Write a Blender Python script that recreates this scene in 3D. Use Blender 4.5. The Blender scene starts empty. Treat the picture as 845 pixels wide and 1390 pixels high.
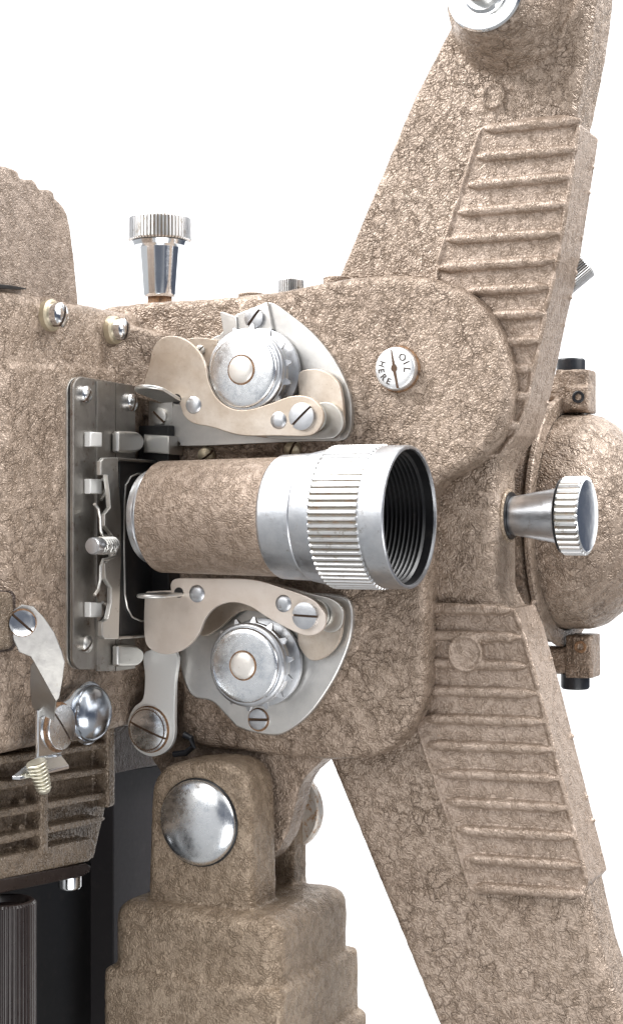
import bpy, bmesh, math, random
from mathutils import Vector, Matrix, noise
random.seed(4)
R = math.radians
# ---------------------------------------------------------------- units and camera
# All shapes are worked out in a small unit (0.2 mm): X runs along the lens axis,
# -Y out of the projector's side, Z up.
S = 0.0002
TH = R(26); D = 2150.0; F = 2150.0; CX, CY = 422.5, 695.0
CAM = Vector((D*math.sin(TH), -D*math.cos(TH), 0))
FW = Vector((-math.sin(TH), math.cos(TH), 0))
RT = Vector((math.cos(TH), math.sin(TH), 0))
UP = Vector((0, 0, 1))
U = Vector((1, 0, 0)); N_ = Vector((0, -1, 0)); V = Vector((0, 0, 1))
ZB = -830.0                                     # base of the projector

def ray(px, py):
    return FW + RT*((px-CX)/F) + UP*((CY-py)/F)
def on(px, py, p0, nrm):
    d = ray(px, py); return CAM + d*((p0-CAM).dot(nrm)/d.dot(nrm))
def PN(px, py, n): return on(px, py, Vector((0, -n, 0)), N_)
def PU(px, py, u): return on(px, py, Vector((u, 0, 0)), U)
def PV(px, py, v): return on(px, py, Vector((0, 0, v)), V)
def k_at(p): return (p-CAM).dot(FW)/F           # units per pixel there

scene = bpy.context.scene
COL = scene.collection

# ---------------------------------------------------------------- materials
MATS = {}
def newmat(name):
    m = bpy.data.materials.new(name); m.use_nodes = True
    nt = m.node_tree; b = nt.nodes['Principled BSDF']
    MATS[name] = m
    return m, nt, b
def nd(nt, typ, **kw):
    n = nt.nodes.new(typ)
    for a, v in kw.items():
        if a.startswith('i_'):
            key = a[2:]
            key = int(key) if key.isdigit() else key.replace('_', ' ')
            n.inputs[key].default_value = v
        else: setattr(n, a, v)
    return n
def coords(nt):
    tc = nd(nt, 'ShaderNodeTexCoord'); mp = nd(nt, 'ShaderNodeMapping')
    mp.inputs['Scale'].default_value = (1/S,)*3
    nt.links.new(tc.outputs['Object'], mp.inputs['Vector']); return mp.outputs[0]
def noi(nt, vec, size, detail=3, rough=.55, dist=0):
    n = nd(nt, 'ShaderNodeTexNoise'); n.inputs['Scale'].default_value = 1/size
    n.inputs['Detail'].default_value = detail; n.inputs['Roughness'].default_value = rough
    n.inputs['Distortion'].default_value = dist
    nt.links.new(vec, n.inputs['Vector']); return n
def ramp(nt, sock, stops):
    r = nd(nt, 'ShaderNodeValToRGB'); e = r.color_ramp.elements
    while len(e) < len(stops): e.new(.5)
    for el, (p, c) in zip(e, stops):
        el.position = p; el.color = (c, c, c, 1) if not hasattr(c, '__len__') else (*c, 1)
    nt.links.new(sock, r.inputs[0]); return r.outputs[0]
def math_(nt, op, a, b=None, c=None):
    m = nd(nt, 'ShaderNodeMath', operation=op)
    for i, v in enumerate((a, b, c)):
        if v is None: continue
        if isinstance(v, (int, float)): m.inputs[i].default_value = v
        else: nt.links.new(v, m.inputs[i])
    return m.outputs[0]
def mixc(nt, f, a, b, mode='MIX'):
    m = nd(nt, 'ShaderNodeMix', data_type='RGBA', blend_type=mode)
    for i, v in ((0, f), (6, a), (7, b)):
        if isinstance(v, (int, float)): m.inputs[i].default_value = v
        elif isinstance(v, tuple): m.inputs[i].default_value = (*v, 1)
        else: nt.links.new(v, m.inputs[i])
    return m.outputs[2]

def paint(name, c1, c2, dirt, cell=24, fine=3.7, bump=1.0, metal=.3, rough=.40, crease_amt=1.0, rust=0.0):
    m, nt, b = newmat(name); L = nt.links.new
    v = coords(nt)
    w = noi(nt, v, 34, 3)
    sub = nd(nt, 'ShaderNodeVectorMath', operation='SUBTRACT'); L(w.outputs['Color'], sub.inputs[0]); sub.inputs[1].default_value = (.5,)*3
    sc = nd(nt, 'ShaderNodeVectorMath', operation='SCALE'); L(sub.outputs[0], sc.inputs[0]); sc.inputs['Scale'].default_value = 46
    ad = nd(nt, 'ShaderNodeVectorMath', operation='ADD'); L(v, ad.inputs[0]); L(sc.outputs[0], ad.inputs[1])
    vw = ad.outputs[0]
    w2 = noi(nt, v, 7, 2)
    sc2 = nd(nt, 'ShaderNodeVectorMath', operation='SCALE'); L(w2.outputs['Color'], sc2.inputs[0]); sc2.inputs['Scale'].default_value = 9
    ad2 = nd(nt, 'ShaderNodeVectorMath', operation='ADD'); L(vw, ad2.inputs[0]); L(sc2.outputs[0], ad2.inputs[1])
    wav = nd(nt, 'ShaderNodeTexWave', wave_type='BANDS', bands_direction='DIAGONAL')
    wav.inputs['Scale'].default_value = .314/fine/1.7; wav.inputs['Distortion'].default_value = 22
    wav.inputs['Detail'].default_value = 2; wav.inputs['Detail Scale'].default_value = 1.6
    L(v, wav.inputs['Vector'])
    vo = nd(nt, 'ShaderNodeTexVoronoi', feature='DISTANCE_TO_EDGE'); vo.inputs['Scale'].default_value = 1/cell
    L(ad2.outputs[0], vo.inputs['Vector'])
    cr = ramp(nt, vo.outputs['Distance'], [(0, 0), (.035, .6), (.14, 1)])       # valley at the cell edges
    mask = ramp(nt, noi(nt, v, 50, 2).outputs[0], [(.42, .05), (.58, 1)])
    crease = math_(nt, 'MULTIPLY', math_(nt, 'SUBTRACT', 1.0, cr), mask)           # 1 in a crease
    crease = math_(nt, 'MULTIPLY', crease, crease_amt)
    grain = noi(nt, v, 2.6, 2, .6)
    isl = ramp(nt, noi(nt, v, 15, 3, .6, .6).outputs[0], [(.44, 0), (.56, 1)])       # smooth islands in the wrinkle
    h = math_(nt, 'MULTIPLY', wav.outputs['Fac'], math_(nt, 'MULTIPLY_ADD', isl, -.45, .85))
    h = math_(nt, 'ADD', h, math_(nt, 'MULTIPLY', isl, .7))
    h = math_(nt, 'ADD', h, math_(nt, 'MULTIPLY', grain.outputs[0], .5))
    h = math_(nt, 'ADD', h, math_(nt, 'MULTIPLY', noi(nt, vw, 22, 2).outputs[0], 2.2))
    h = math_(nt, 'SUBTRACT', h, math_(nt, 'MULTIPLY', crease, 1.1))
    bp = nd(nt, 'ShaderNodeBump'); bp.inputs['Strength'].default_value = 1.0; bp.inputs['Distance'].default_value = S*1.25*bump
    L(h, bp.inputs['Height']); L(bp.outputs[0], b.inputs['Normal'])
    big = ramp(nt, noi(nt, v, 130, 3).outputs[0], [(.35, 0), (.65, 1)])
    col = mixc(nt, big, c1, c2)
    col = mixc(nt, 1.0, col, mixc(nt, isl, (.84, .81, .78), (1.08, 1.07, 1.07)), 'MULTIPLY')
    col = mixc(nt, math_(nt, 'MULTIPLY', crease, .68), col, dirt)
    # dirt caught in the fine wrinkle
    fd = math_(nt, 'MULTIPLY', ramp(nt, wav.outputs['Fac'], [(0, 1), (.5, 0)]), .3)
    col = mixc(nt, fd, col, dirt)
    gs = ramp(nt, grain.outputs[0], [(.3, .86), (.72, 1.12)])
    col = mixc(nt, 1.0, col, gs, 'MULTIPLY')
    spots = ramp(nt, noi(nt, v, 17, 4, .7).outputs[0], [(.66, 0), (.74, 1)])
    col = mixc(nt, math_(nt, 'MULTIPLY', spots, .22+rust), col, (.20, .10, .04))
    L(col, b.inputs['Base Color'])
    b.inputs['Metallic'].default_value = metal
    rr = math_(nt, 'MULTIPLY_ADD', grain.outputs[0], .16, rough-.08)
    rr = math_(nt, 'ADD', rr, math_(nt, 'MULTIPLY_ADD', noi(nt, v, 90, 4, .65).outputs[0], .3, -.15))
    L(rr, b.inputs['Roughness'])
    return m
C1 = (.375, .296, .234); C2 = (.305, .236, .184); DR = (.105, .068, .043)
P_HOUSE = paint('crinkle enamel', C1, C2, DR, cell=25)
P_ARM = paint('crinkle enamel arms', (.385, .308, .247), (.322, .252, .198), DR, cell=19)
P_LENS = paint('crinkle enamel barrel', (.36, .28, .22), (.30, .232, .182), DR, cell=20, crease_amt=.5, bump=.7)
P_FINE = paint('crinkle enamel fine', (.33, .262, .212), (.29, .23, .186), DR, cell=9, fine=3, bump=.8, crease_amt=.6)
P_GRIP = paint('crinkle enamel grips', (.405, .323, .262), (.345, .270, .215), DR, cell=15, crease_amt=.35, bump=.55, rust=.2)
P_DARK = paint('shaded brown enamel', (.10, .075, .064), (.075, .056, .048), (.03, .02, .015), cell=9, fine=3, bump=.8, crease_amt=.5)  # brown enamel with shade of the lintel and hinge outline put into its colour
P_FIN = paint('shade-darkened enamel', (.25, .198, .15), (.19, .148, .11), (.06, .04, .026), cell=10, fine=3.6, bump=.7, crease_amt=.4, rough=.26)  # enamel darkened to hold the shade over the fins and hinge block
P_BASE = paint('crinkle enamel base', (.34, .268, .198), (.28, .216, .155), DR, cell=12, fine=3.3, bump=.9, crease_amt=.5)

def metal(name, col, rough, spots=None, spotc=(.2, .1, .04), scr=.1, sp=.85, metallic=1.0, bump=.15, size=40, lo=.6, hi=.7, col2=None):
    m, nt, b = newmat(name); L = nt.links.new
    v = coords(nt)
    n1 = noi(nt, v, size, 5, .65)
    c = col
    if col2:
        c = mixc(nt, ramp(nt, n1.outputs[0], [(.38, 0), (.62, 1)]), col, col2)
    if spots:
        n2 = noi(nt, v, spots, 5, .75)
        c = mixc(nt, ramp(nt, n2.outputs[0], [(lo, 0), (hi, sp)]), c, spotc)
    if isinstance(c, tuple): b.inputs['Base Color'].default_value = (*c, 1)
    else: L(c, b.inputs['Base Color'])
    b.inputs['Metallic'].default_value = metallic
    n3 = noi(nt, v, 9, 4, .7)
    L(math_(nt, 'MULTIPLY_ADD', math_(nt, 'MULTIPLY', n1.outputs[0], n3.outputs[0]), scr*3, rough), b.inputs['Roughness'])
    bp = nd(nt, 'ShaderNodeBump'); bp.inputs['Distance'].default_value = S*bump*4; bp.inputs['Strength'].default_value = .5
    L(n3.outputs[0], bp.inputs['Height']); L(bp.outputs[0], b.inputs['Normal'])
    return m
BUTTON = metal('cream button', (.84, .80, .75), .3, spots=8, spotc=(.4, .3, .2), lo=.6, hi=.8, metallic=.6)
CLIPM = metal('lit steel', (.92, .92, .90), .45, spots=10, spotc=(.4, .35, .28), lo=.64, hi=.8, metallic=.7)  # light on clips and strap put into a brighter steel colour
CAPC = metal('mottled chrome', (.88, .90, .92), .06, sp=.42, spots=30, spotc=(.38, .44, .52), lo=.52, hi=.66, scr=.25, bump=.04)  # chrome with random blue-grey blotches
CHROME = metal('chrome', (.80, .82, .84), .05, spots=9, spotc=(.30, .27, .24), lo=.66, hi=.78, scr=.12, bump=.05)
ALU = metal('satin aluminium', (.66, .67, .69), .2, spots=12, spotc=(.25, .22, .19), lo=.6, hi=.74, scr=.2, bump=.12, col2=(.52, .54, .57))
KNURL = metal('knurled aluminium', (.78, .78, .78), .24, spots=16, spotc=(.28, .23, .16), lo=.56, hi=.70, scr=.15, bump=.08)
NICKEL = metal('worn warm nickel', (.72, .64, .555), .24, spots=6, spotc=(.33, .2, .1), lo=.6, hi=.72, scr=.2, metallic=.85, bump=.08, col2=(.56, .47, .38), size=45)
PLATE = metal('dull zinc plate', (.70, .68, .65), .26, spots=6, spotc=(.35, .25, .15), lo=.66, hi=.76, scr=.15, metallic=.9, bump=.08, col2=(.60, .59, .57))
LEVM = metal('worn grey steel', (.40, .39, .37), .24, spots=16, spotc=(.25, .2, .14), lo=.6, hi=.74, scr=.25, bump=.1, col2=(.36, .35, .34))
NICKEL2 = metal('pale nickel', (.82, .735, .66), .28, spots=7, spotc=(.45, .30, .2), lo=.66, hi=.8, scr=.2, metallic=.7, bump=.08, col2=(.72, .63, .55), size=50)
GROOVE = metal('dirty groove', (.22, .20, .17), .45, spots=12, metallic=.8, lo=.5, hi=.7)
REFLC = metal('reflection-grey chrome', (.50, .54, .60), .1, scr=.15, bump=.02)  # chrome greyed so its colour carries the darker surroundings it reflects
STEEL = metal('dark brushed steel', (.43, .41, .38), .26, spots=26, spotc=(.13, .07, .04), lo=.58, hi=.72, scr=.2, bump=.1, col2=(.33, .31, .29), size=50)
STEELB = metal('bright worn steel', (.68, .67, .64), .24, spots=20, spotc=(.25, .2, .14), lo=.62, hi=.74, scr=.2, bump=.1)
RUSTY = metal('rusted steel', (.30, .17, .09), .6, spots=7, spotc=(.07, .04, .025), lo=.45, hi=.62, metallic=.3, bump=.5)
WASH = metal('yellowed washer', (.50, .43, .31), .35, metallic=.6, spots=8, lo=.6, hi=.75)
SPRING = metal('yellowed spring steel', (.60, .57, .47), .3, metallic=.8, spots=8, lo=.6, hi=.75)
def plain(name, col, rough, metallic=0, spec=.5, var=.25):
    m, nt, b = newmat(name); v = coords(nt)
    n1 = noi(nt, v, 40, 4)
    c2 = tuple(x*(1-var) for x in col)
    dst = ramp(nt, noi(nt, v, 22, 6, .75).outputs[0], [(.55, 0), (.75, .5)])
    nt.links.new(mixc(nt, math_(nt, 'MULTIPLY', dst, .25), mixc(nt, n1.outputs[0], col, c2), (.16, .13, .11)), b.inputs['Base Color'])
    nt.links.new(math_(nt, 'MULTIPLY_ADD', noi(nt, v, 8, 4).outputs[0], .2, rough-.1), b.inputs['Roughness'])
    b.inputs['Metallic'].default_value = metallic; b.inputs['Specular IOR Level'].default_value = spec
    return m
BLACK = plain('black paint', (.012, .012, .013), .35)
BLACKT = plain('black anodised thread', (.007, .007, .008), .36, spec=.4)
BAKE = plain('dark brown bakelite', (.022, .015, .014), .3)
DKCASE = plain('dark grey case', (.030, .026, .028), .5)
RUBBER = plain('black plastic', (.015, .018, .024), .35)
INK = plain('engraved dark', (.05, .035, .025), .6)
SLOT = plain('rusty slot', (.10, .055, .03), .6, metallic=.2)
GLASS = plain('coated glass', (.004, .005, .008), .05, spec=.9)

# ---------------------------------------------------------------- object helpers
def link(name, me, parent):
    o = bpy.data.objects.new(name, me); COL.objects.link(o); o.parent = parent; return o
def finish(bm, name, mats, parent, sharp=38, label=None, wn=True):
    bmesh.ops.recalc_face_normals(bm, faces=bm.faces)
    for e in bm.edges:
        if len(e.link_faces) == 2:
            e.smooth = e.calc_face_angle(0) < R(sharp)
    me = bpy.data.meshes.new(name)
    off = Vector((0, 0, ZB))
    for v in bm.verts: v.co = (v.co-off)*S
    bm.to_mesh(me); bm.free()
    for p in me.polygons: p.use_smooth = True
    for m in (mats if isinstance(mats, (list, tuple)) else [mats]): me.materials.append(m)
    o = link(name, me, parent)
    if label: o['label'] = label
    if wn:
        w_ = o.modifiers.new('w', 'WEIGHTED_NORMAL'); w_.keep_sharp = True; w_.weight = 90
        dg = bpy.context.evaluated_depsgraph_get()
        m2 = bpy.data.meshes.new_from_object(o.evaluated_get(dg))
        o.modifiers.clear(); o.data = m2; bpy.data.meshes.remove(me); m2.name = name
    return o
def spl(pts, k=6):
    """closed Catmull-Rom; a point given as (x, y, 1) is a hard corner"""
    n = len(pts); out = []
    P = [Vector((p[0], p[1])) for p in pts]; H = [len(p) > 2 for p in pts]
    for i in range(n):
        p1, p2 = P[i], P[(i+1) % n]
        p0 = P[i-1] if not H[i] else p1-(p2-p1)*.3
        p3 = P[(i+2) % n] if not H[(i+1) % n] else p2+(p2-p1)*.3
        if H[i] and H[(i+1) % n]:
            out.append((p1.x, p1.y)); continue
        for j in range(k):
            t = j/k
            q = .5*((2*p1)+(p2-p0)*t+(2*p0-5*p1+4*p2-p3)*t*t+(3*p1-p0-3*p2+p3)*t**3)
            out.append((q.x, q.y))
    return out
def add_prism(bm, pts3, vec, bev=0, seg=2, mi=0, back_bev=True):
    vs = [bm.verts.new(p) for p in pts3]
    f = bm.faces.new(vs)
    r = bmesh.ops.extrude_face_region(bm, geom=[f])
    nv = [g for g in r['geom'] if isinstance(g, bmesh.types.BMVert)]
    for v in nv: v.co += vec
    fs = set(f.link_faces if False else [])
    faces = set([f])
    for v in vs+nv:
        for q in v.link_faces: faces.add(q)
    bmesh.ops.recalc_face_normals(bm, faces=list(faces))
    for q in faces: q.material_index = mi
    if bev > 0:
        ed = set()
        cap = [q for q in faces if len(q.verts) == len(vs) and (q is f or all(v in nv for v in q.verts))]
        for q in cap:
            if not back_bev and q is not f and all(v in nv for v in q.verts): continue
            for e in q.edges: ed.add(e)
        bmesh.ops.bevel(bm, geom=list(ed), offset=bev, segments=seg, profile=.5, affect='EDGES', clamp_overlap=True)
def prismN(bm, pts, n1, n0, **kw):
    add_prism(bm, [PN(x, y, n1) for x, y in pts], N_*(n0-n1), **kw)
def prismU(bm, pts, u1, u0, **kw):
    add_prism(bm, [PU(x, y, u1) for x, y in pts], U*(u0-u1), **kw)
def add_box(bm, lo, hi, bev=0, seg=2, mi=0):
    r = bmesh.ops.create_cube(bm, size=1)
    c = [(a+b)/2 for a, b in zip(lo, hi)]; s = [abs(b-a) for a, b in zip(lo, hi)]
    for v in r['verts']: v.co = Vector((c[i]+v.co[i]*s[i] for i in range(3)))
    if bev:
        bmesh.ops.bevel(bm, geom=list({e for v in r['verts'] for e in v.link_edges}), offset=bev, segments=seg, profile=.5, affect='EDGES')
def frame(o, z, x=None):
    z = z.normalized()
    if x is None:
        if abs(z.dot(N_)) > .9: x = U
        elif abs(z.dot(U)) > .9: x = Vector((0, 1, 0))
        elif abs(z.dot(V)) > .9: x = U
        else: x = V.cross(z)
    x = (x-z*x.dot(z)).normalized(); y = z.cross(x)
    m = Matrix((x, y, z)).transposed().to_4x4(); m.translation = o; return m
def add_lathe(bm, prof, M, seg=64, mod=None, mi=0, groove=False):
    """prof: list of (height along axis, radius[, modulated]); mod(angle index)->radial factor delta"""
    rings = []
    for it in prof:
        h, r = it[0], it[1]; kn = len(it) > 2
        if r <= 1e-6: rings.append([bm.verts.new(M @ Vector((0, 0, h)))]); continue
        ring = []
        for i in range(seg):
            a = 2*math.pi*i/seg
            rr = r+(mod(i) if (mod and kn) else 0)
            ring.append(bm.verts.new(M @ Vector((rr*math.cos(a), rr*math.sin(a), h))))
        rings.append(ring)
    for a, b in zip(rings, rings[1:]):
        if len(a) == 1 and len(b) == 1: continue
        for i in range(seg):
            j = (i+1) % seg
            if len(a) == 1: f = bm.faces.new((a[0], b[i], b[j]))
            elif len(b) == 1: f = bm.faces.new((a[i], a[j], b[0]))
            else: f = bm.faces.new((a[i], a[j], b[j], b[i]))
            f.material_index = 1 if (groove and len(a) > 1 and len(b) > 1 and i % 6 in (2, 3, 4, 5)[:4] and i % 6 in (3, 4)) else mi
def add_tube(bm, pts, r, seg=10, mi=0):
    rings = []
    for i, p in enumerate(pts):
        t = (pts[min(i+1, len(pts)-1)]-pts[max(i-1, 0)]).normalized()
        x = t.cross(Vector((.31, .2, .93))).normalized(); y = t.cross(x)
        rr = r[i] if hasattr(r, '__len__') else r
        rings.append([bm.verts.new(p+x*rr*math.cos(2*math.pi*k/seg)+y*rr*math.sin(2*math.pi*k/seg)) for k in range(seg)])
    for a, b in zip(rings, rings[1:]):
        for i in range(seg):
            f = bm.faces.new((a[i], a[(i+1) % seg], b[(i+1) % seg], b[i])); f.material_index = mi
    bm.faces.new(rings[0]); bm.faces.new(rings[-1])
def cast(bm, name, mat, parent, vox=2.6, smooth=8, disp=1.3, dsize=15, label=None):
    """one casting: weld the overlapping solids, round off the joints, roughen the surface"""
    o = finish(bm, name, mat, parent, label=label, wn=False)
    rm = o.modifiers.new('r', 'REMESH'); rm.mode = 'VOXEL'; rm.voxel_size = vox*S; rm.use_smooth_shade = True
    sm = o.modifiers.new('s', 'SMOOTH'); sm.iterations = smooth; sm.factor = .5
    if disp:
        tx = bpy.data.textures.new('lumps', 'CLOUDS'); tx.noise_scale = dsize*S; tx.noise_depth = 2
        dm = o.modifiers.new('d', 'DISPLACE'); dm.texture = tx; dm.strength = disp*S*2; dm.mid_level = .5
    dg = bpy.context.evaluated_depsgraph_get()
    me = bpy.data.meshes.new_from_object(o.evaluated_get(dg))
    o.modifiers.clear(); old = o.data; o.data = me; bpy.data.meshes.remove(old); me.name = name
    for p in me.polygons: p.use_smooth = True
    return o
def cyl(name, M, r, h, mat, parent, bev=1.5, seg=64, h0=0, label=None):
    bm = bmesh.new()
    add_lathe(bm, [(h0, 0), (h0, r), (h-bev, r), (h-bev*.3, r-bev*.3), (h, r-bev), (h, 0)], M, seg)
    return finish(bm, name, mat, parent, label=label)
def screw(parent, p, ax, r, h, ang, mat=None, name='screw', dome=.35, slotw=.14, depth=.5, base=0, label=None):
    """slotted screw head seated at p, slot direction ang degrees in the head plane"""
    M = frame(p, ax) @ Matrix.Rotation(R(ang), 4, 'Z')
    bm = bmesh.new()
    prof = [(-3-base, 0), (-3-base, r*.96), (h*.08, r*.97), (h*(1-dome)*.95, r)]
    for i in range(1, 7):
        a = i/6*math.pi/2
        prof.append((h*(1-dome)+h*dome*math.sin(a), r*(.80+.20*math.cos(a)) if i < 2 else r*math.cos(a*.96)))
    prof.append((h, 0))
    add_lathe(bm, prof, Matrix(), 48)
    w = r*slotw
    halves = []
    for sgn in (1, -1):
        b2 = bm.copy()
        r_ = bmesh.ops.bisect_plane(b2, geom=list(b2.verts)+list(b2.edges)+list(b2.faces), plane_co=(0, sgn*w, 0), plane_no=(0, -sgn, 0), clear_outer=True)
        ce = [g for g in r_['geom_cut'] if isinstance(g, bmesh.types.BMEdge)]
        bmesh.ops.edgenet_fill(b2, edges=ce)
        halves.append(b2)
    out = bmesh.new()
    for b2 in halves:
        tmp = bpy.data.meshes.new('t'); b2.to_mesh(tmp); b2.free(); out.from_mesh(tmp); bpy.data.meshes.remove(tmp)
    for f in out.faces: f.material_index = 0
    zf = h*(1-depth)
    add_lathe(out, [(-3, r*.9), (zf, r*.93), (zf, 0)], Matrix(), 32, mi=1)
    bm.free()
    bmesh.ops.transform(out, matrix=M, verts=out.verts)
    return finish(out, name, [mat or CHROME, SLOT], parent, sharp=30, label=label)
def dome_prof(r, h, rim=0, n=10, p=1.0):
    return [(rim*0, 0), (0, r)] + [(rim+h*math.sin(i/n*math.pi/2)**p, r*math.cos(i/n*math.pi/2)) for i in range(0, n)] + [(rim+h, 0)]
def knmod(depth, w=4):
    pat = {4: (0, 0, -1, -1), 3: (0, 0, -1), 6: (0, 0, 0, -.8, -1, -.8)}[w]
    return lambda i: depth*pat[i % w]

# ---------------------------------------------------------------- the projector
root = bpy.data.objects.new('film_projector', None); COL.objects.link(root)
root.location = (0, 0, ZB*S)
root.empty_display_size = .05
root['label'] = 'vintage cine film projector in brown crinkle enamel with chrome lens, sprockets and knobs'
root['category'] = 'film projector'

UB = PN(195, 700, 0).x                         # plane of the gate face
# --- main housing: gate side block plus the flat gear cover with its round lobe
def zz(ox, oy, s): return lambda x, y: (ox+x*s, oy+y*s)
Z2 = zz(170, 380, .3905); Z5 = zz(170, 770, .3905); Z3 = zz(60, 480, .3165); Z4 = zz(160, 580, .5444); Z6 = zz(0, 780, .3077)
house = bmesh.new()
top_l = PU(5, 386, UB).z; bot_l = PU(30, 1022, UB).z
add_box(house, (UB-190, -336, bot_l), (UB-4, 140, top_l), bev=20, seg=4)
prismU(house, [(18, 492), (200, 509), (200, 940), (18, 958), (9, 935), (9, 515)], UB, UB-20, bev=7, seg=3)
prismN(house, [(185, 860), (262, 860), (262, 1018), (185, 1000)], -26, -120, bev=2)
hp = spl([(110, 460, 1), (135, 420), (168, 413), (205, 409), (300, 403), (380, 394), (430, 384), (480, 376), (545, 373), (600, 381), (643, 405), (672, 445), (687, 490), (690, 525),
      (684, 565), (668, 600), (640, 628), (604, 648), (582, 672), (577, 720), (576, 800), (575, 925), (566, 968), (546, 1000),
      (518, 1022), (485, 1031), (430, 1031), (340, 1022), (262, 1011), (243, 985), (243, 930), (200, 915), (150, 912, 1)], 5)
prismN(house, hp, 0, -150, bev=15, seg=4)
# pads that carry the two sprocket plates
up_pad = spl([(275, 500), (318, 425), (368, 398), (432, 442), (476, 500), (497, 560), (488, 602), (455, 616), (290, 612), (270, 580)], 5)
lo_pad = spl([(275, 790), (450, 785), (498, 800), (492, 860), (468, 920), (425, 975), (370, 1006), (310, 985), (285, 940), (270, 880)], 5)
prismN(house, up_pad, 7, -20, bev=5, seg=3)
prismN(house, lo_pad, 7, -20, bev=5, seg=3)
# collar under the oil cap, raised rim and lugs on the gate face
rimp = [(76, 503), (88, 493), (200, 512), (200, 915), (90, 934), (76, 920)]
prismU(house, rimp, UB+4, UB-20, bev=3)
add_lathe(house, [(-10, 0), (-10, 34), (12, 30), (12, 0)], frame(PU(44, 846, UB), U), 40)
add_lathe(house, [(-10, 0), (-10, 24), (3, 22), (3, 0)], frame(PU(71, 427, UB), U), 40)
# thickened shoulder where the gear cover meets the gate block
add_prism(house, [Vector((UB-30, -150, top_l-16)), Vector((UB+6, -60, top_l-22)), Vector((UB+70, 8, top_l-40)), Vector((UB+70, 60, top_l-40)), Vector((UB-30, 60, top_l-16))], Vector((0, 0, -100)), bev=8, seg=3)
# webs below running into the pedestal knuckle
prismN(house, spl([(205, 1000, 1), (450, 1024, 1), (428, 1040), (408, 1064), (398, 1100), (386, 1138), (366, 1166), (340, 1172), (240, 1150), (222, 1060), (205, 1030)], 4), -22, -66, bev=6, seg=3)
housing = cast(house, 'main_housing', P_HOUSE, root, vox=2.6, smooth=9, disp=.9)

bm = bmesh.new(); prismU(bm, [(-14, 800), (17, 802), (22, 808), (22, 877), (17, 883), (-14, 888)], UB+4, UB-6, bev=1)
shade_plate = finish(bm, 'hinge_shade_plate', P_DARK, root)  # dark outline plate added in place of the shade gap round the block
bm = bmesh.new(); prismU(bm, [(-16, 802), (16, 804), (20, 809), (20, 876), (16, 881), (-16, 886)], UB+22, UB, bev=5, seg=3)
cast(bm, 'hinge_block', P_FIN, root, vox=2, smooth=3, disp=.5, dsize=10)
# --- arms casting
arm = bmesh.new()
nA = -45
ap = [(660, -130), (614, 23), (588, 74), (560, 128), (507, 254), (455, 378), (430, 440), (420, 980), (446, 1033), (500, 1166), (555, 1300), (627, 1475),
      (872, 1475), (812, 1290), (792, 1203), (740, 1000), (700, 850), (672, 800), (671, 640), (692, 592), (716, 524), (737, 423), (757, 332), (777, 160), (798, 60), (806, 0), (818, -130)]
prismN(arm, ap, nA, nA-92, bev=13, seg=4)
bc = PN(660, -8, 45)
add_lathe(arm, [(-135, 0), (-135, 84), (-92, 82), (-80, 76), (-60, 66), (-30, 57), (-5, 52), (-2, 48), (-2, 0)], frame(bc, N_), 72)
add_lathe(arm, [(-130, 0), (-130, 98), (-86, 98), (-76, 92), (-74, 86), (-80, 80), (-80, 0)], frame(PN(703, -8, nA)+N_*90, N_), 72)
# small cast discs
for (x, y, r) in ((670, 131, 17),):
    q = PN(x, y, nA); add_lathe(arm, [(-6, 0), (-6, r), (7, r), (7, r-3), (3, r-5), (3, 0)], frame(q, N_), 40)
arms = cast(arm, 'reel_arm_frame', P_ARM, root, vox=2.5, smooth=4, disp=.8, dsize=13)

ZA = zz(560, 0, .3373); ZB2 = zz(420, 330, .503); ZC = zz(540, 780, .3813)
def grip(outline, ribs, disc, lbl):
    bm = bmesh.new()
    nf = nA+4
    prismN(bm, outline, nf, nA-90, bev=3, seg=2)
    # thin raised margin line
    def bar(a, b, n, r, flat=.8):
        p, q = PN(*a, n), PN(*b, n)
        d = (q-p).normalized(); L_ = (q-p).length
        ks = 10; pts = []; rad = []
        for i in range(ks+1):
            t = i/ks; pts.append(p+(q-p)*t)
            e = min(t, 1-t)*L_
            rad.append(r*(min(1, .35+e/14)) if e < 14 else r*(1+.06*math.sin(i*2.1)))
        add_tube(bm, pts, rad, 10)
    for (a, b) in ribs: bar(a, b, nf+3.6, 7.0)
    for i, (a, b) in enumerate(zip(outline, outline[1:]+outline[:1])):
        bar(a, b, nf+.4, 3.6)
    if disc:
        x, y, r = disc; q = PN(x, y, nf); add_lathe(bm, [(-4, 0), (-4, r), (13, r-1), (13, r-4), (9.5, r-6), (9.5, 0)], frame(q, N_), 44)
    # casting nibs along the outer edge
    for (a, b) in ribs:
        x, y = b
        i = min(range(len(outline)), key=lambda j: 1e9 if outline[j][0] < b[0]-4 else (outline[j][1]-y)**2)
        cand = [(p, q) for p, q in zip(outline, outline[1:]+outline[:1]) if p[0] > 660 and q[0] > 660 and min(p[1], q[1]) <= y <= max(p[1], q[1]) and abs(p[1]-q[1]) > 12]
        for p, q in cand[:1]:
            t = (y-p[1])/(q[1]-p[1]); e = PN(p[0]+(q[0]-p[0])*t, y, nf)
            q_ = random.uniform(.25, .55); add_lathe(bm, [(-4, 0), (-4, 7*q_), (2, 5.5*q_), (5*q_, 2.5*q_), (5.6*q_, 0)], frame(e-N_*(86-4*q_)+V*random.uniform(-9, 9), U), 12)
    return cast(bm, 'ribbed_grip', P_GRIP, arms, vox=1.7, smooth=2, disp=.2, dsize=12, label=lbl)
upo = [(652, 174), (700, 165), (772, 158), (785, 168), (778, 215), (760, 332), (753, 369), (740, 423), (730, 473), (719, 524), (711, 557), (698, 590), (676, 618), (640, 618), (600, 500), (592, 362), (622, 268)]
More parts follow.
